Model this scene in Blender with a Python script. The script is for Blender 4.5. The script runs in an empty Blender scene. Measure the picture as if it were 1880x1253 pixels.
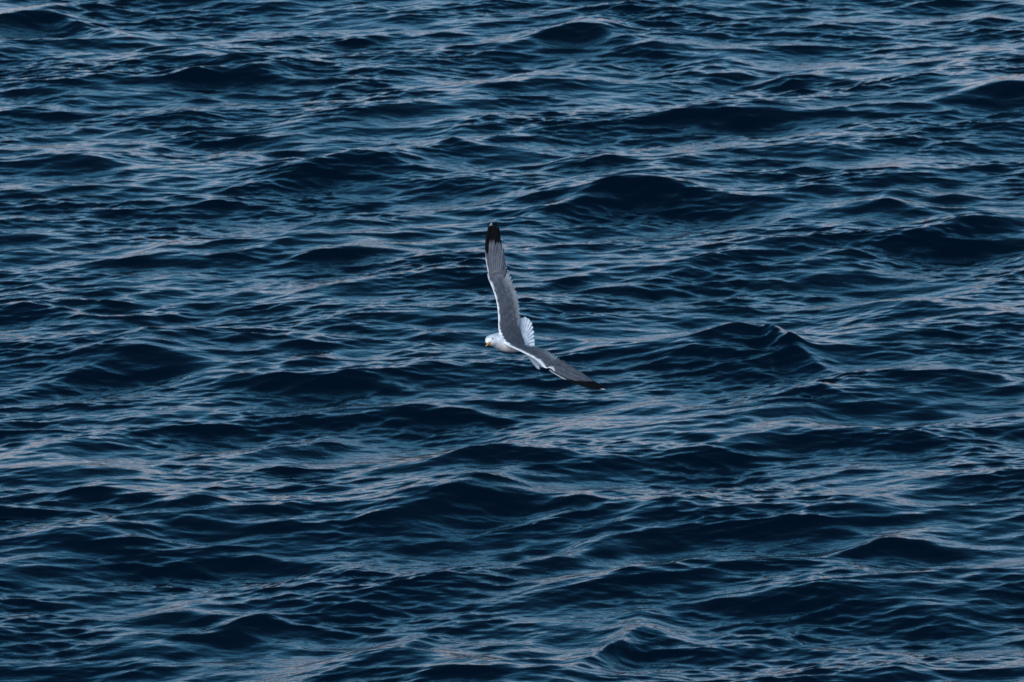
import bpy, bmesh, math, random
import numpy as np
from mathutils import Vector, Matrix, kdtree

R = math.radians
C = bpy.context.scene.collection
scene = bpy.context.scene

# ------------------------------------------------------------------ camera
PITCH = R(14.0)
CAM_H = 15.0
GULL_D = 36.0
FRAME_W = 5.70                      # metres across the frame at the gull
cam_d = bpy.data.cameras.new('camera')
cam = bpy.data.objects.new('camera', cam_d)
C.objects.link(cam)
cam.location = (0, 0, CAM_H)
cam.rotation_euler = (R(90) - PITCH, 0, 0)
cam_d.sensor_width = 36
cam_d.lens = 36 * GULL_D / FRAME_W
cam_d.clip_start = 0.5
cam_d.clip_end = 20000
cam_d.dof.use_dof = True
cam_d.dof.focus_distance = GULL_D
cam_d.dof.aperture_fstop = 16
scene.camera = cam
CAMROT = cam.rotation_euler.to_matrix()

# ------------------------------------------------------------------ sky
SUN_EL, SUN_AZ = R(27), R(190)      # azimuth measured clockwise from +Y
world = bpy.data.worlds.new('World')
scene.world = world
world.use_nodes = True
wt = world.node_tree
wt.nodes.clear()
N = wt.nodes.new
L = wt.links.new
out = N('ShaderNodeOutputWorld')
add = N('ShaderNodeAddShader')
sky = N('ShaderNodeTexSky')
sky.sky_type = 'NISHITA'
sky.sun_disc = False
sky.sun_elevation = R(4)
sky.sun_rotation = SUN_AZ
bg1 = N('ShaderNodeBackground')
bg1.inputs['Strength'].default_value = 0.03
L(sky.outputs[0], bg1.inputs['Color'])
# dusk cloud deck: colour by elevation with streaks of afterglow
tc = N('ShaderNodeTexCoord')
sep = N('ShaderNodeSeparateXYZ')
L(tc.outputs['Generated'], sep.inputs[0])
mp = N('ShaderNodeMapping')
mp.inputs['Scale'].default_value = (1.0, 1.0, 4.0)
L(tc.outputs['Generated'], mp.inputs['Vector'])
nz = N('ShaderNodeTexNoise')
nz.inputs['Scale'].default_value = 2.2
nz.inputs['Detail'].default_value = 5
L(mp.outputs[0], nz.inputs['Vector'])
m1 = N('ShaderNodeMath'); m1.operation = 'MULTIPLY_ADD'
m1.inputs[1].default_value = 0.22
m1.inputs[2].default_value = -0.11
L(nz.outputs[0], m1.inputs[0])
m2 = N('ShaderNodeMath'); m2.operation = 'ADD'
L(sep.outputs[2], m2.inputs[0]); L(m1.outputs[0], m2.inputs[1])
ramp = N('ShaderNodeValToRGB')
cr = ramp.color_ramp
cr.elements[0].position = 0.0;  cr.elements[0].color = (0.60, 0.54, 0.60, 1)
cr.elements[1].position = 1.0;  cr.elements[1].color = (0.003, 0.045, 0.10, 1)
for p, c in ((0.055, (0.54, 0.57, 0.74)), (0.135, (0.37, 0.53, 0.80)), (0.25, (0.072, 0.355, 0.655)), (0.42, (0.002, 0.135, 0.32)), (0.65, (0.0005, 0.034, 0.10))):
    e = cr.elements.new(p); e.color = (*c, 1)
L(m2.outputs[0], ramp.inputs[0])
bg2 = N('ShaderNodeBackground')
bg2.inputs['Strength'].default_value = 1.0
L(ramp.outputs[0], bg2.inputs['Color'])
L(bg1.outputs[0], add.inputs[0]); L(bg2.outputs[0], add.inputs[1])
L(add.outputs[0], out.inputs[0])

sun_d = bpy.data.lights.new('sun', 'SUN')
sun_d.energy = 1.9
sun_d.angle = R(20)
sun_d.color = (0.92, 0.95, 1.0)
sun = bpy.data.objects.new('sun', sun_d)
C.objects.link(sun)
sd = Vector((math.sin(SUN_AZ) * math.cos(SUN_EL), math.cos(SUN_AZ) * math.cos(SUN_EL), math.sin(SUN_EL)))
sun.rotation_euler = sd.to_track_quat('Z', 'Y').to_euler()

vs = scene.view_settings
vs.view_transform = 'Standard'
vs.look = 'None'
vs.gamma = 1
vs.exposure = 0.6
scene.render.engine = 'CYCLES'
scene.cycles.max_bounces = 6

# ------------------------------------------------------------------ helpers
F = 1880 / (2 * math.tan(cam_d.angle / 2))   # focal length in photo pixels

def ground_at(u, v, z=0.0):
    """world x, y where the sight line of photo point (u, v) meets height z"""
    d = CAMROT @ Vector(((u - 940) / F, -(v - 626.5) / F, -1))
    t = (z - CAM_H) / d.z
    return d.x * t, d.y * t

def new_mat(name):
    m = bpy.data.materials.new(name)
    m.use_nodes = True
    return m, m.node_tree, m.node_tree.nodes['Principled BSDF']

# ------------------------------------------------------------------ sea surface
rng = np.random.default_rng(11)
TL, TN = 40.96, 2048
DX = TL / TN
kx = np.fft.fftfreq(TN, DX) * 2 * np.pi
KX, KY = np.meshgrid(kx, kx, indexing='xy')         # arrays are [y, x]
K = np.hypot(KX, KY); K[0, 0] = 1e-6

def band(lam_peak, lam_min, lam_max, slope_rms, wind_deg, spread, power=4.0, seed=1):
    """random wave field (height, dx, dy) of a given rms slope"""
    g = np.random.default_rng(seed)
    w = R(wind_deg)
    kp = 2 * np.pi / lam_peak
    kmin, kmax = 2 * np.pi / lam_max, 2 * np.pi / lam_min
    cosd = (KX * math.cos(w) + KY * math.sin(w)) / K
    D = np.abs(cosd) ** spread + 0.02
    P = K ** (-power) * np.exp(-1.0 * (kp / K) ** 2) * D
    P *= np.exp(-(K / kmax) ** 2) * (K > kmin)
    P[0, 0] = 0
    A = np.sqrt(P) * (g.standard_normal((TN, TN)) + 1j * g.standard_normal((TN, TN)))
    h = np.fft.ifft2(A).real
    sx = np.fft.ifft2(1j * KX * A).real
    sy = np.fft.ifft2(1j * KY * A).real
    s = slope_rms / math.sqrt((sx ** 2 + sy ** 2).mean())
    dx = np.fft.ifft2(1j * KX / K * A).real
    dy = np.fft.ifft2(1j * KY / K * A).real
    return h * s, dx * s, dy * s

bands = [
    band(6.0, 3.0, 20.0, 0.055, 112, 3, 4.0, 33),
    band(2.3, 0.8, 9.0, 0.100, 116, 4, 4.0, 3),
    band(0.85, 0.28, 2.0, 0.118, 108, 6.0, 4.0, 5),
    band(0.38, 0.12, 0.75, 0.095, 96, 7.0, 3.8, 8),
    band(0.17, 0.07, 0.30, 0.070, 108, 9.0, 3.7, 9),
]
env = band(2.5, 1.2, 9.0, 0.1, 70, 0.5, 4.0, 21)[0]
env = env / env.std()
E2 = np.clip(1.0 + 0.30 * env, 0.3, 1.8)
E3 = np.clip(1.0 + 0.50 * np.roll(env, (300, 500), (0, 1)), 0.5, 1.9)
ENV = (1.0, 1.0, E2, E3, E3)
CH = (1.0, 1.2, 1.05, 0.8, 0.5)
Hs = sum(b[0] * e for b, e in zip(bands, ENV))
DXs = sum(b[1] * c * e for b, c, e in zip(bands, CH, ENV))
DYs = sum(b[2] * c * e for b, c, e in zip(bands, CH, ENV))

def graded(lo, hi, d, far_lo, far_hi, grow=1.12):
    core = np.arange(lo, hi + d * 0.5, d)
    up, s, v = [], d, core[-1]
    while v < far_hi:
        s *= grow; v += s; up.append(v)
    dn, s, v = [], d, core[0]
    while v > far_lo:
        s *= grow; v -= s; dn.append(v)
    return np.array(dn[::-1] + list(core) + up)

xs = graded(-11.0, 11.0, DX, -6000, 6000)
ys = graded(42.0, 88.0, DX, -600, 9000)
GX, GY = np.meshgrid(xs, ys, indexing='xy')
gx = np.gradient(xs); gy = np.gradient(ys)
CELL = np.maximum(*np.meshgrid(gx, gy, indexing='xy'))

def sample(T):
    fx = (GX / DX) % TN; fy = (GY / DX) % TN
    ix = np.floor(fx + 1e-6).astype(int) % TN; iy = np.floor(fy + 1e-6).astype(int) % TN
    return T[iy, ix]

fade = np.clip(1.0 - np.log(np.maximum(CELL, DX) / DX) / math.log(25), 0, 1)
fade = fade * fade * (3 - 2 * fade)
Z = sample(Hs) * fade
OX = sample(DXs) * fade
OY = sample(DYs) * fade

# individual larger waves: crest at photo (u, v), reach left / right px, height m,
# front length m, how far the crest line falls away to the left / right (px)
WAVES = [
    (1382, 606, 130, 90, .19, .42, 36, 62), (1340, 645, 180, 120, .14, .55, 25, 15), (1480, 768, 270, 260, .25, .60, 75, 25), (1485, 712, 70, 60, .12, .30, 15, 20),
    (1160, 333, 130, 160, .20, .50, 50, 30), (1060, 44, 150, 140, .22, .60, 45, 35),
    (660, 285, 120, 110, .17, .45, 40, 20),  (880, 495, 190, 60, .16, .42, 40, 10),
    (640, 453, 110, 170, .13, .45, 15, 10),  (930, 822, 150, 150, .18, .42, 45, 28),
    (1640, 372, 70, 60, .12, .35, 15, 12),   (1800, 402, 170, 100, .18, .50, 50, 10),
    (270, 640, 180, 110, .18, .42, 65, 25),  (850, 905, 260, 300, .20, .65, 30, 25),
    (1400, 935, 200, 200, .12, .40, 15, 10), (1670, 990, 110, 110, .12, .35, 15, 15),
    (190, 978, 140, 120, .15, .40, 20, 25),  (1690, 1110, 90, 90, .11, .35, 15, 15),
    (1190, 1135, 100, 60, .16, .45, 85, 16), (1350, 113, 90, 80, .14, .40, 20, 15),
    (1410, 202, 110, 90, .12, .35, 12, 8),   (600, 395, 110, 60, .11, .32, 22, 8),
    (830, 260, 40, 50, .10, .25, 12, 10),    (130, 852, 170, 150, .13, .40, 10, 15),
    (1740, 682, 90, 110, .12, .35, 10, 12),  (1850, 860, 150, 90, .16, .50, 25, 8),
    (90, 20, 100, 130, .18, .50, 25, 40),    (210, 1162, 80, 90, .12, .35, 15, 12),
    (340, 1106, 100, 90, .13, .35, 28, 18),  (1440, 448, 130, 110, .12, .40, 10, 12),
    (1600, 488, 170, 170, .14, .50, 20, 15), (1600, 548, 150, 120, .13, .40, 10, 18),
    (40, 556, 90, 90, .12, .35, 8, 18),      (1850, 168, 120, 90, .17, .45, 25, 8),
    (800, 735, 130, 100, .10, .30, 22, 10),  (400, 955, 90, 110, .14, .40, 12, 20),
    (1480, 1075, 150, 150, .11, .40, 22, 10), (720, 1188, 110, 110, .14, .40, 20, 15),
    (1500, 1168, 110, 110, .10, .35, 15, 12), (440, 125, 110, 90, .12, .40, 25, 18),
    (120, 288, 110, 130, .13, .45, 12, 20),  (1010, 612, 90, 130, .10, .35, 10, 25),
    (600, 690, 140, 140, .10, .40, 15, 10),  (330, 755, 120, 120, .09, .35, 10, 15),
]
for (u, v, wl, wr, H, lf, dl, dr) in WAVES:
    H *= 0.68; lf *= 0.72
    cx, cy = ground_at(u, v, H * 0.9)
    dist = math.hypot(cy, CAM_H)
    m_px = dist / F
    wl *= m_px; wr *= m_px
    fall = math.sin(math.atan2(CAM_H, cy))
    yl = max(dl * m_px - 0.6 * H, -.02) / fall
    yr = max(dr * m_px - 0.6 * H, -.02) / fall
    S = GX - cx
    q = np.where(S < 0, S / wl, S / wr)
    aq = np.sqrt(q * q + .03) - math.sqrt(.03)
    T = GY - cy + np.where(S < 0, yl, yr) * aq * np.minimum(1, 3 / np.maximum(aq, 1e-3))
    lb = lf * 1.9
    prof = np.where(T < 0, np.exp(-np.abs(T / lf) ** 1.35), np.exp(-np.abs(T / lb) ** 1.35))
    prof -= 0.35 * np.exp(-((T + lf * 2.0) / (lf * 1.3)) ** 2)
    Z += H * prof * np.exp(-(np.abs(q) / 1.15) ** 1.8)
# the two steepest crests are just tearing at the lip
torn = np.clip(sample(band(0.13, 0.05, 0.4, 0.4, 60, 0.5, 3.4, 77)[0]), -.03, .03)
for (u, v, rx, ry) in ((1412, 604, .10, .25), (1428, 640, .14, .45), (1488, 716, .16, .35), (1188, 1140, .2, .3)):
    cx, cy = ground_at(u, v, 0.12)
    Z += 0.4 * torn * np.exp(-((GX - cx) / rx) ** 2 - ((GY - cy) / ry) ** 2)
V = np.stack([GX - OX * 0 + (-OX) * 0, GY, Z], axis=-1)
V[..., 0] = GX + OX * 1.0
V[..., 1] = GY + OY * 1.0
ny, nx = GX.shape
idx = np.arange(ny * nx).reshape(ny, nx)
quads = np.stack([idx[:-1, :-1], idx[:-1, 1:], idx[1:, 1:], idx[1:, :-1]], axis=-1).reshape(-1, 4)
me = bpy.data.meshes.new('water')
me.vertices.add(ny * nx)
me.vertices.foreach_set('co', V.astype(np.float32).reshape(-1))
nq = len(quads)
me.loops.add(nq * 4)
me.loops.foreach_set('vertex_index', quads.astype(np.int32).reshape(-1))
me.polygons.add(nq)
me.polygons.foreach_set('loop_start', np.arange(0, nq * 4, 4, dtype=np.int32))
me.polygons.foreach_set('use_smooth', np.ones(nq, dtype=bool))
me.update(calc_edges=True)
water = bpy.data.objects.new('water', me)
C.objects.link(water)
water['kind'] = 'structure'
water['label'] = 'dark blue choppy sea at dusk'

m, nt, bs = new_mat('sea_water')
bs.inputs['Base Color'].default_value = (0.0001, 0.0032, 0.0092, 1)
bs.inputs['Roughness'].default_value = 0.10
bs.inputs['IOR'].default_value = 1.333
tcn = nt.nodes.new('ShaderNodeTexCoord')
def nmap(scale):
    mpn = nt.nodes.new('ShaderNodeMapping')
    mpn.inputs['Scale'].default_value = scale
    mpn.inputs['Rotation'].default_value = (0, 0, R(-8))
    nt.links.new(tcn.outputs['Object'], mpn.inputs['Vector'])
    return mpn
def noise(scale, sc, det, dist=0.0):
    n = nt.nodes.new('ShaderNodeTexNoise')
    n.inputs['Scale'].default_value = sc
    n.inputs['Detail'].default_value = det
    n.inputs['Distortion'].default_value = dist
    nt.links.new(nmap(scale).outputs[0], n.inputs['Vector'])
    return n
n1 = noise((0.45, 1.0, 1), 12.0, 3, 0.3)
b1 = nt.nodes.new('ShaderNodeBump'); b1.inputs['Distance'].default_value = 0.012; b1.inputs['Strength'].default_value = 0.65
nt.links.new(n1.outputs[0], b1.inputs['Height'])
n2 = noise((0.6, 1.0, 1), 40.0, 2, 0.0)
n3 = noise((0.5, 1.0, 1), 0.9, 2, 0.0)        # patches of wind ripple
mr = nt.nodes.new('ShaderNodeMapRange')
mr.inputs['From Min'].default_value = 0.48; mr.inputs['From Max'].default_value = 0.68
nt.links.new(n3.outputs[0], mr.inputs['Value'])
mm = nt.nodes.new('ShaderNodeMath'); mm.operation = 'MULTIPLY'
nt.links.new(n2.outputs[0], mm.inputs[0]); nt.links.new(mr.outputs[0], mm.inputs[1])
b2 = nt.nodes.new('ShaderNodeBump'); b2.inputs['Distance'].default_value = 0.006; b2.inputs['Strength'].default_value = 0.6
nt.links.new(mm.outputs[0], b2.inputs['Height'])
nt.links.new(b1.outputs[0], b2.inputs['Normal'])
nt.links.new(b2.outputs[0], bs.inputs['Normal'])
me.materials.append(m)

# ---- sea end

# ------------------------------------------------------------------ gull
# Modelled round the bird's own centre; units are photo pixels at the gull's distance,
# x to the right, y up, z towards the viewer's side; G turns them into metres.
G = FRAME_W / 1880
GC = (941.0, 628.0)

def P(zx, zy, z=0.0):
    """point traced in the enlarged crop -> local gull units"""
    return Vector((860 + zx / 3.687 - GC[0], -(390 + zy / 3.687 - GC[1]), z))

WHITE = (0.82, 0.86, 0.90)
GREY = (0.056, 0.066, 0.084)
LGREY = (0.125, 0.14, 0.168)
BLACK = (0.0025, 0.003, 0.0045)

class Build:
    def __init__(self):
        self.v, self.f, self.c = [], [], []
    def vert(self, p, col):
        self.v.append(p * G); self.c.append(col); return len(self.v) - 1
    def mesh(self, name, mat):
        me = bpy.data.meshes.new(name)
        me.from_pydata([tuple(p) for p in self.v], [], self.f)
        a = me.color_attributes.new('plumage', 'FLOAT_COLOR', 'POINT')
        for i, c in enumerate(self.c):
            a.data[i].color = (*c, 1)
        for p in me.polygons: p.use_smooth = True
        me.materials.append(mat)
        return me

def mixc(a, b, t):
    t = min(1, max(0, t))
    return tuple(x * (1 - t) + y * t for x, y in zip(a, b))

def catmull(pts, t):
    n = len(pts) - 1
    x = min(max(t, 0), 1) * n
    i = min(int(x), n - 1); f = x - i
    p0 = pts[max(i - 1, 0)]; p1 = pts[i]; p2 = pts[i + 1]; p3 = pts[min(i + 2, n)]
    return 0.5 * ((2 * p1) + (p2 - p0) * f + (2 * p0 - 5 * p1 + 4 * p2 - p3) * f * f + (3 * p1 - p0 - 3 * p2 + p3) * f ** 3)

def poly_at(pts, t):
    """resample a polyline by arc length then read it"""
    d = [0.0]
    for a, b in zip(pts, pts[1:]): d.append(d[-1] + (b - a).length)
    x = min(max(t, 0), 1) * d[-1]
    for i in range(len(d) - 1):
        if x <= d[i + 1] or i == len(d) - 2:
            return catmull(pts, (i + (x - d[i]) / max(d[i + 1] - d[i], 1e-6)) / (len(pts) - 1))

rnd = random.Random(4)

def blade(B, base, tip, w, nrm, colf, bend=0.0, n=14, round_tip=0.16, thick=0.35):
    """one flight feather: tented vane with a rounded tip, closed and thin"""
    ax = (tip - base)
    Ln = ax.length
    side = nrm.cross(ax).normalized()
    nn = ax.cross(side).normalized()
    rows = []
    for i in range(n + 1):
        t = i / n
        c = base + ax * t + side * (bend * math.sin(math.pi * t)) * Ln + nn * (0.03 * Ln * t * (1 - t))
        ww = w * (0.75 + 0.25 * math.sin(math.pi * min(t * 1.2, 1) * .5))
        e = (1 - t) / round_tip
        if e < 1: ww *= max(math.sqrt(max(1 - (1 - e) ** 2, 0)), 0.06)
        row = []
        for q, h in ((-1, -.18), (-.45, .0), (0, .22), (.45, .02), (1, -.16)):
            col = colf(t, q)
            row.append(B.vert(c + side * (q * ww * .5) + nn * (h * ww * .35), col))
        low = []
        for q in (1, 0, -1):
            low.append(B.vert(c + side * (q * ww * .46) - nn * (thick + ww * .06), (colf(t, q) if colf(t, q)[0] < .02 else mixc(colf(t, q), WHITE, .25))))
        rows.append(row + low)
    for a, b in zip(rows, rows[1:]):
        k = len(a)
        for j in range(k):
            B.f.append((a[j], a[(j + 1) % k], b[(j + 1) % k], b[j]))
    B.f.append(tuple(rows[0][::-1])); B.f.append(tuple(rows[-1]))

def wing(B, lead, trail, colf, ns, ncho, camber, thick, towards=Vector((0, 0, 1))):
    """airfoil lofted between a leading and a trailing line"""
    rows = []
    for i in range(ns + 1):
        s = i / ns
        a = poly_at(lead, s); b = poly_at(trail, s)
        span = poly_at(lead, min(s + .02, 1)) - poly_at(lead, max(s - .02, 0))
        ch = b - a
        nn = ch.cross(span).normalized()
        if nn.dot(towards) < 0: nn = -nn
        cl = ch.length
        top, bot = [], []
        for j in range(ncho + 1):
            c = j / ncho
            cc = c ** 1.3
            cam = camber * cl * math.sin(math.pi * cc ** .7)
            th = thick(s) * cl * (2.2 * math.sqrt(max(cc, 0)) * (1 - cc) ** 1.2) + 0.25 * (1 if 0 < j < ncho else 0)
            relief = 0.0
            if cc > .45: relief = .28 * abs(math.sin(s * math.pi * 17)) * (cc - .45)
            p = a + ch * cc + nn * (cam + relief)
            top.append(B.vert(p, colf(s, cc)))
            if 0 < j < ncho:
                bot.append(B.vert(a + ch * cc + nn * (cam - th), mixc(WHITE, LGREY, .2)))
        rows.append(top + bot[::-1])
    for r0, r1 in zip(rows, rows[1:]):
        k = len(r0)
        for j in range(k):
            B.f.append((r0[j], r0[(j + 1) % k], r1[(j + 1) % k], r1[j]))
    B.f.append(tuple(rows[0][::-1])); B.f.append(tuple(rows[-1]))

def patch(s, c, k):
    x = math.sin(s * 61.3 + c * 17.1 + k) * math.sin(s * 23.7 - c * 31.9 + k * 2.1)
    return x

# --- torso with neck and head
def tube(B, rings, colf, nseg=28, sub=5):
    pts = [Vector(r[0]) for r in rings]
    n = (len(rings) - 1) * sub
    rows = []
    for i in range(n + 1):
        t = i / n
        c = catmull(pts, t)
        tg = (catmull(pts, min(t + .01, 1)) - catmull(pts, max(t - .01, 0))).normalized()
        rr = catmull([Vector((r[1], r[2], 0)) for r in rings], t)
        up = BUP - tg * BUP.dot(tg); up.normalize()
        sd_ = tg.cross(up)
        row = []
        for j in range(nseg):
            a = 2 * math.pi * j / nseg
            p = c + up * (math.sin(a) * max(rr.y, .4)) + sd_ * (math.cos(a) * max(rr.x, .4))
            row.append(B.vert(p, colf(p, math.sin(a), t)))
        rows.append(row)
    for r0, r1 in zip(rows, rows[1:]):
        for j in range(nseg):
            B.f.append((r0[j], r0[(j + 1) % nseg], r1[(j + 1) % nseg], r1[j]))
    B.f.append(tuple(rows[0][::-1])); B.f.append(tuple(rows[-1]))

BUP = Vector((.50, .62, .45)).normalized()          # the bird's own up: it banks steeply
def torso_col(p, up, t):
    return WHITE
Bt = Build()
rings = [
    (P(129, 872, 53), 4.0, 3.6),
    (P(137, 871, 48), 7.6, 7.0),
    (P(150, 868, 42), 9.8, 9.8),
    (P(172, 866, 33), 11.2, 11.6),
    (P(200, 869, 23), 14.2, 14.6),
    (P(235, 876, 10), 17.5, 17.5),
    (P(275, 882, -8), 19.0, 17.5),
    (P(320, 884, -28), 18.0, 15.0),
    (P(365, 886, -44), 12.0, 9.0),
    (P(400, 880, -54), 6.0, 4.5),
]
tube(Bt, rings, torso_col)

# --- wing plans (leading line, trailing line) from the shoulder outwards
up_lead = [P(262, 890, 20), P(228, 850, 24), P(206, 800, 26), P(203, 755, 26), P(202, 700, 24), P(192, 620, 20), P(175, 555, 15), P(150, 490, 9), P(129, 440, 4), P(127, 408, 2), P(136, 398, 0), P(128, 350, -3), P(122, 290, -7), P(121, 235, -12), P(126, 165, -17), P(142, 105, -21), P(152, 92, -22)]
up_trail = [P(392, 905, -10), P(380, 880, -14), P(366, 830, -16), P(354, 765, -14), P(349, 700, -12), P(342, 620, -10), P(329, 560, -10), P(311, 500, -12), P(286, 435, -15), P(263, 385, -18), P(246, 345, -20), P(238, 290, -22), P(228, 235, -24), P(214, 190, -26), P(210, 150, -28), P(205, 100, -29), P(190, 75, -29)]
lo_lead = [P(212, 812, 30), P(236, 868, 32), P(262, 898, 33), P(330, 930, 48), P(390, 960, 62), P(440, 988, 76), P(478, 1016, 87), P(512, 1052, 95), P(545, 1050, 98), P(590, 1085, 104), P(640, 1115, 110), P(700, 1150, 116), P(780, 1180, 124), P(860, 1195, 132), P(905, 1194, 136)]
lo_trail = [P(354, 800, -16), P(366, 850, -10), P(384, 892, 4), P(450, 916, 24), P(520, 934, 42), P(580, 968, 56), P(640, 1018, 68), P(700, 1066, 80), P(752, 1094, 92), P(775, 1108, 98), P(800, 1124, 104), P(830, 1142, 112), P(862, 1158, 120), P(895, 1170, 128), P(922, 1184, 136)]

def inner(pts, s0, s1, n=14):
    return [poly_at(pts, s0 + (s1 - s0) * i / n) for i in range(n + 1)]

def covert_col(kind):
    def f(s, c):
        g = mixc(GREY, LGREY, .26 + (.18 if kind == 2 else 0) + .28 * patch(s * .7, c, kind) + .10 * rnd.random())
        # white leading edge and narrow white trailing edge
        le = .035 + .03 * abs(math.sin(s * 21)) + (.03 if .75 < s < .9 else 0)
        if kind == 2: le = .10 + .03 * abs(math.sin(s * 19)) + (.03 if .7 < s < .95 else 0)
        if c < le: g = mixc(WHITE, g, (c / le) ** 3 * .8)
        if c > .955: g = mixc(g, WHITE, (c - .955) / .03)
        # worn, paler scallops in a line along the coverts
        d = abs(c - (.52 + .22 * (1 - s)) + .02 * math.sin(s * 70))
        if d < .035 and .28 < s < .85: g = mixc(g, (.28, .29, .31), .55 * (1 - d / .035) * abs(math.sin(s * 57)))
        if s > .82: g = mixc(g, LGREY, (s - .82) * 3.2)
        return g
    return f

W1, W2 = .60, .60
wing(Bt, inner(up_lead, 0, W1), inner(up_trail, 0, W1), covert_col(1), 70, 22, .06, lambda s: .15 - .10 * s)
wing(Bt, inner(lo_lead, 0, W2), inner(lo_trail, 0, W2), covert_col(2), 70, 22, .06, lambda s: .15 - .10 * s)

# colour source for the fused skin: grey mantle on the back between the wings
for i, p in enumerate(Bt.v):
    pass
plum, pnt, pbs = new_mat('plumage')
att = pnt.nodes.new('ShaderNodeVertexColor'); att.layer_name = 'plumage'
pbs.inputs['Roughness'].default_value = 0.75
pbs.inputs['Specular IOR Level'].default_value = 0.1
pbs.inputs['Subsurface Weight'].default_value = 0.0
ptc = pnt.nodes.new('ShaderNodeTexCoord')
pn = pnt.nodes.new('ShaderNodeTexNoise'); pn.inputs['Scale'].default_value = 38; pn.inputs['Detail'].default_value = 4
pnt.links.new(ptc.outputs['Object'], pn.inputs['Vector'])
pm = pnt.nodes.new('ShaderNodeMapRange'); pm.inputs['From Min'].default_value = .3; pm.inputs['From Max'].default_value = .7; pm.inputs['To Min'].default_value = .66; pm.inputs['To Max'].default_value = 1.14
pnt.links.new(pn.outputs[0], pm.inputs['Value'])
pv = pnt.nodes.new('ShaderNodeVectorMath'); pv.operation = 'SCALE'
pnt.links.new(att.outputs[0], pv.inputs[0]); pnt.links.new(pm.outputs[0], pv.inputs['Scale'])
pnt.links.new(pv.outputs[0], pbs.inputs['Base Color'])
pb = pnt.nodes.new('ShaderNodeBump'); pb.inputs['Distance'].default_value = .004; pb.inputs['Strength'].default_value = .5
pnt.links.new(pn.outputs[0], pb.inputs['Height']); pnt.links.new(pb.outputs[0], pbs.inputs['Normal'])

# fuse torso, head and wing arms into one skin
src = Bt.mesh('gull_source', plum)
tmp = bpy.data.objects.new('gull_source', src)
C.objects.link(tmp)
rm = tmp.modifiers.new('r', 'REMESH'); rm.mode = 'VOXEL'; rm.voxel_size = 0.0021
sm = tmp.modifiers.new('s', 'SMOOTH'); sm.factor = .5; sm.iterations = 3
bpy.context.view_layer.update()
ev = tmp.evaluated_get(bpy.context.evaluated_depsgraph_get())
fused = bpy.data.meshes.new_from_object(ev)
kd = kdtree.KDTree(len(src.vertices))
for i, v in enumerate(src.vertices): kd.insert(v.co, i)
kd.balance()
BF = Build()
for v in fused.vertices:
    near = kd.find_n(v.co, 3)
    wsum = sum(1 / (d + 1e-5) for _, _, d in near)
    col = tuple(sum(Bt.c[i][k] / (d + 1e-5) for _, i, d in near) / wsum for k in range(3))
    zx = (v.co.x / G + GC[0] - 860) * 3.687; zy = (GC[1] - v.co.y / G - 390) * 3.687
    if v.normal.z > .1 and 760 < zy < 893 and 190 < zx < float(np.interp(zy, (760, 830, 892), (346, 362, 384))):
        xb = float(np.interp(zy, (760, 800, 830, 860, 880, 893), (209, 217, 229, 245, 262, 290))) + 3 * math.sin(zy * .3)
        k = min(1, max(0, (zx - xb) / 9 + .5))
        want = mixc(WHITE, mixc(GREY, LGREY, .2 + .12 * patch(zx * .004, zy * .004, 1)), k)
        col = mixc(col, want, min(1, (zy - 760) / 25, (900 - zy) / 12))
    BF.v.append(v.co.copy()); BF.c.append(col)
for p in fused.polygons: BF.f.append(tuple(p.vertices))
bpy.data.objects.remove(tmp)

# --- flight feathers: each primary is its own blade from the hand
def primaries(B, items, nrm, sgn):
    for k_, (base, tip, w, black0, kind) in enumerate(items):
        tone = .25 + .5 * rnd.random()
        def colf(t, q, tone=tone, black0=black0, kind=kind):
            g = mixc(GREY, LGREY, tone + .15 * (q > 0) - .12 * (abs(q) < .2))
            g = mixc(g, (.24, .25, .27), .3 * (q > .8))
            if k_ == 0 and t < .34 and q * sgn > .6: g = WHITE
            if t > black0 + .05 * q: g = BLACK
            if kind == 1 and t > .93: g = WHITE
            if kind == 2 and k_ > 6 and t > .97: g = mixc(BLACK, WHITE, .5)
            if kind == 3: g = mixc(g, WHITE, .8 * (t > .94))
            return g
        blade(B, base, tip, w, nrm, colf, bend=sgn * .085 * max(0, 1 - k_ / 6.0) + rnd.uniform(-.006, .006))

NU = Vector((.45, .1, .88)).normalized()
prim_u = [
    (P(150, 430, -1), P(157, 68, -26), 9.5, .38, 1),
    (P(160, 425, -2), P(189, 60, -27), 10, .58, 2),
    (P(172, 420, -3), P(205, 94, -27), 10, .64, 2),
    (P(184, 416, -4), P(211, 140, -26), 9.0, .76, 2),
    (P(196, 414, -5), P(216, 178, -25), 7.5, .86, 2),
    (P(206, 412, -6), P(222, 205, -24), 6.0, .93, 0),
    (P(216, 416, -7), P(236, 244, -22), 6.0, .93, 2),
    (P(226, 420, -8), P(241, 290, -21), 6.0, 2, 3),
    (P(234, 426, -9), P(245, 335, -20), 6.0, 2, 3),
    (P(242, 440, -10), P(254, 372, -18), 6.0, 2, 3),
]
for k in range(len(prim_u)):                          # inner feathers lie over outer ones
    b, t, w, bl, kd_ = prim_u[k]
    prim_u[k] = (b + Vector((0, 0, k * .45)), t + Vector((0, 0, k * .45)), w, bl, kd_)
primaries(BF, prim_u, NU, 1)
NL = Vector((.25, .62, .74)).normalized()
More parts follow.
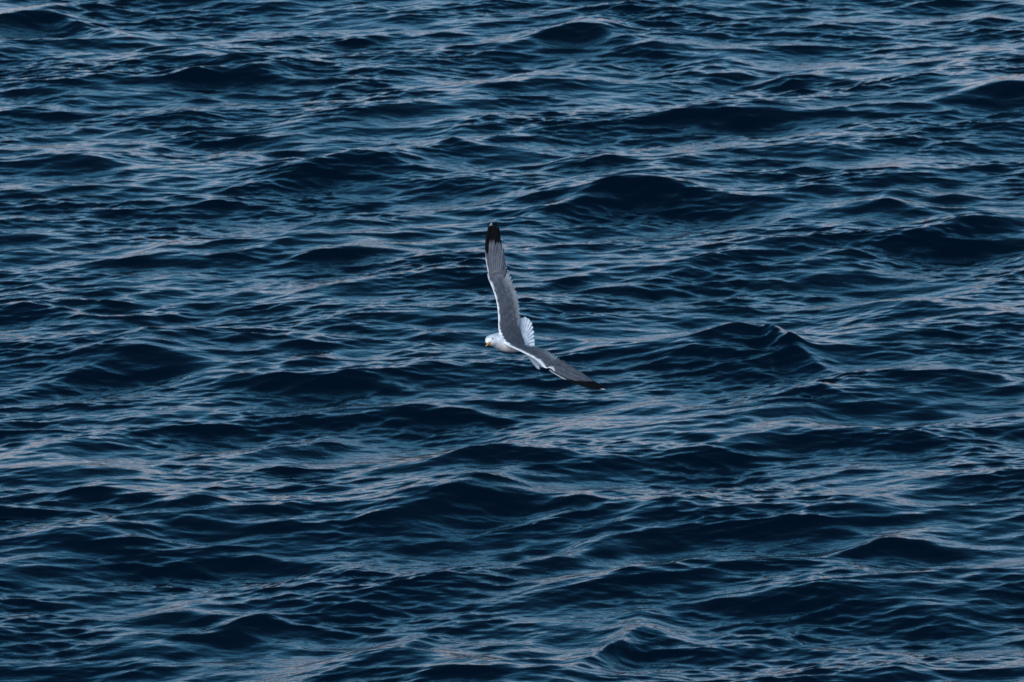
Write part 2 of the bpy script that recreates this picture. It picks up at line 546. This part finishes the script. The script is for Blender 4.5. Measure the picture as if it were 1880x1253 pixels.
prim_l = [
    (P(548, 1062, 96), P(918, 1195, 142), 7.0, .36, 1),
    (P(560, 1055, 95), P(944, 1190, 143), 7.0, .52, 2),
    (P(572, 1048, 94), P(916, 1180, 137), 6.8, .66, 2),
    (P(584, 1040, 93), P(884, 1166, 129), 6.4, .80, 2),
    (P(596, 1032, 92), P(862, 1156, 124), 5.6, .90, 2),
    (P(608, 1025, 90), P(840, 1144, 119), 5.2, .93, 0),
    (P(616, 1020, 88), P(818, 1132, 114), 4.8, 2, 0),
    (P(622, 1016, 86), P(796, 1118, 108), 4.8, 2, 3),
    (P(626, 1012, 82), P(768, 1104, 100), 4.8, 2, 3),
    (P(630, 1010, 78), P(735, 1090, 92), 4.8, 2, 3),
]
for k in range(len(prim_l)):
    b, t, w, bl, kd_ = prim_l[k]
    prim_l[k] = (b + NL * k * .4, t + NL * k * .4, w, bl, kd_)
primaries(BF, prim_l, NL, -1)

# secondaries and coverts: short blades that break the smooth trailing edge
def secondaries(B, lead, trail, s0, s1, n, nrm):
    for i in range(n):
        s = s0 + (s1 - s0) * i / (n - 1)
        a = poly_at(lead, s); b = poly_at(trail, s)
        out_ = (poly_at(trail, min(s + .03, 1)) - b)
        tip = b + (b - a) * .025 + out_ * .35
        base = a + (b - a) * .62
        tone = .1 + .35 * rnd.random()
        def colf(t, q, tone=tone):
            g = mixc(GREY, LGREY, tone - .15 * (abs(q) < .2))
            return mixc(g, WHITE, min(.75, (t - .84) / .1))
        blade(B, base + nrm * .35, tip + nrm * .1, 5.6, nrm, colf, n=8, round_tip=.3)
secondaries(BF, up_lead, up_trail, .20, .66, 17, NU)
secondaries(BF, lo_lead, lo_trail, .24, .64, 17, NL)

# greater coverts over the bases of the primaries (paler tips)
def coverts(B, pts, nrm, out_dir, ln, w):
    for p in pts:
        tone = .3 + .4 * rnd.random()
        def colf(t, q, tone=tone):
            g = mixc(GREY, LGREY, tone)
            return mixc(g, (.22, .24, .26), (t - .8) / .1)
        blade(B, p + nrm * 3.0, p + out_dir * ln + nrm * 3.2, w, nrm, colf, n=7, round_tip=.5, thick=.2)
for k in range(9):
    f = k / 8
    coverts(BF, [P(152 + 90 * f, 455 - 10 * math.sin(f * 3.1), 0 - 12 * f)], NU, Vector((-.12 + .10 * f, 1, -.05)).normalized(), 15 - 4 * abs(f - .4), 5.0)
for k in range(7):
    f = k / 6
    coverts(BF, [P(520 + 70 * f, 1045 - 48 * f, 92 - 14 * f)], NL, Vector((.8, -.42, .25)).normalized(), 15, 4.2)

# tail: twelve white feathers fanned from the rump
tail_base = P(352, 884, -46)
tips = [(360, 712), (382, 706), (403, 716), (419, 736), (427, 764), (436, 795), (440, 826), (446, 856), (450, 886), (455, 930), (480, 985), (498, 1020), (508, 1052), (484, 1067)]
NT = Vector((-.5, .25, .83)).normalized()
for i, (a, b) in enumerate(tips):
    tp = P(a, b, -58 - 8 * math.sin(i / 13 * math.pi))
    side_off = Vector((0.10, 1, 0)) * (5.0 - i * .8)
    def colf(t, q, i=i):
        return mixc((.68, .76, .84), (.58, .66, .76), .25 * (q > .6))
    blade(BF, tail_base + side_off + Vector((0, 0, i * .3)), tp + Vector((0, 0, i * .3)), 12.5 if i < 9 else 6.5, NT, colf, n=12, round_tip=.07)

body_me = BF.mesh('gull', plum)
gull = bpy.data.objects.new('gull', body_me)
C.objects.link(gull)
gx0, gy0 = (GC[0] - 940) / F * GULL_D, -(GC[1] - 626.5) / F * GULL_D
gull.matrix_world = Matrix.Translation(cam.location + CAMROT @ Vector((gx0, gy0, -GULL_D))) @ CAMROT.to_4x4()
gull['label'] = 'white and grey gull with black wing tips banking low above the dark sea'
gull['category'] = 'gull'

# --- bill and eyes
def small_mat(name, col, rough):
    m, nt, bs = new_mat(name)
    t = nt.nodes.new('ShaderNodeTexNoise'); t.inputs['Scale'].default_value = 300
    r = nt.nodes.new('ShaderNodeValToRGB')
    r.color_ramp.elements[0].color = (*[c * .8 for c in col], 1)
    r.color_ramp.elements[1].color = (*[min(c * 1.2, 1) for c in col], 1)
    nt.links.new(t.outputs[0], r.inputs[0]); nt.links.new(r.outputs[0], bs.inputs['Base Color'])
    bs.inputs['Roughness'].default_value = rough
    return m
YEL = small_mat('yellow_bill', (.50, .22, .03), .35)
RED = small_mat('red_bill_spot', (.45, .05, .02), .4)
DARK = small_mat('dark_eye', (.006, .006, .006), .1)
IRIS = small_mat('pale_iris', (.16, .13, .06), .2)

def part(name, me, parent, mat=None):
    if mat: me.materials.append(mat)
    o = bpy.data.objects.new(name, me); C.objects.link(o); o.parent = parent
    return o

bd = Vector((-.50, -.50, .72)).normalized()
bs0 = P(147, 878, 48)
def bill_half(off, drop, hook):
    up_ = (BUP - bd * BUP.dot(bd)).normalized(); sd_ = bd.cross(up_)
    vs_, fs_ = [], []
    n, k = 10, 12
    for i in range(n + 1):
        t = i / n
        c = bs0 + bd * (14.0 * t * (1 if hook else .88)) + up_ * (off * (1 - t * .8)) - up_ * (drop * t ** 2 * 1.0)
        if hook: c -= up_ * (2.2 * max(t - .72, 0) / .28) ** 1.5 * .6
        ry = (3.3 * (1 - t) ** .6 + .25) * (1 if hook else .85); rx = 3.1 * (1 - t) ** .7 + .25
        for j in range(k):
            a = 2 * math.pi * j / k
            vs_.append(tuple((c + up_ * (math.sin(a) * ry) + sd_ * (math.cos(a) * rx)) * G))
    for i in range(n):
        for j in range(k):
            fs_.append((i * k + j, i * k + (j + 1) % k, (i + 1) * k + (j + 1) % k, (i + 1) * k + j))
    fs_.append(tuple(range(k))[::-1]); fs_.append(tuple(range(n * k, n * k + k)))
    me = bpy.data.meshes.new('bill'); me.from_pydata(vs_, [], fs_)
    for p in me.polygons: p.use_smooth = True
    return me
bill = part('bill', bill_half(1.1, .8, True), gull, YEL)
lower = bill_half(-2.2, -.2, False)
lower.materials.append(YEL); lower.materials.append(RED)
for p in lower.polygons:
    row = p.index // 12
    if row in (4, 5, 6, 7, 8): p.material_index = 1
lo_ = part('lower_bill', lower, bill)

def ball(name, c, r, parent, mat, squash=1.0):
    bm = bmesh.new()
    bmesh.ops.create_uvsphere(bm, u_segments=20, v_segments=12, radius=r * G)
    bmesh.ops.translate(bm, verts=bm.verts, vec=c * G)
    me = bpy.data.meshes.new(name); bm.to_mesh(me); bm.free()
    for p in me.polygons: p.use_smooth = True
    return part(name, me, parent, mat)

bvh_me = body_me
from mathutils.bvhtree import BVHTree
bvh = BVHTree.FromPolygons([v.co for v in body_me.vertices], [tuple(p.vertices) for p in body_me.polygons])
def on_head(px, py):
    o = Vector(((px - GC[0]) * G, -(py - GC[1]) * G, 2.0))
    hit = bvh.ray_cast(o, Vector((0, 0, -1)))[0]
    return hit / G
e = on_head(905.4, 622.5)
eye = ball('eye', e - Vector((0, 0, .35)), 1.25, gull, IRIS)
ball('pupil', e + Vector((.0, -.0, .45)), 1.25, eye, DARK)
hc = P(158, 865, 42)
ax = (BUP.cross(bd)).normalized()
d = (e - hc); e2 = hc + d - ax * 2 * d.dot(ax)
eye2 = ball('eye', e2, 1.25, gull, IRIS)
ball('pupil', e2 + (e2 - hc).normalized() * .6, .85, eye2, DARK)
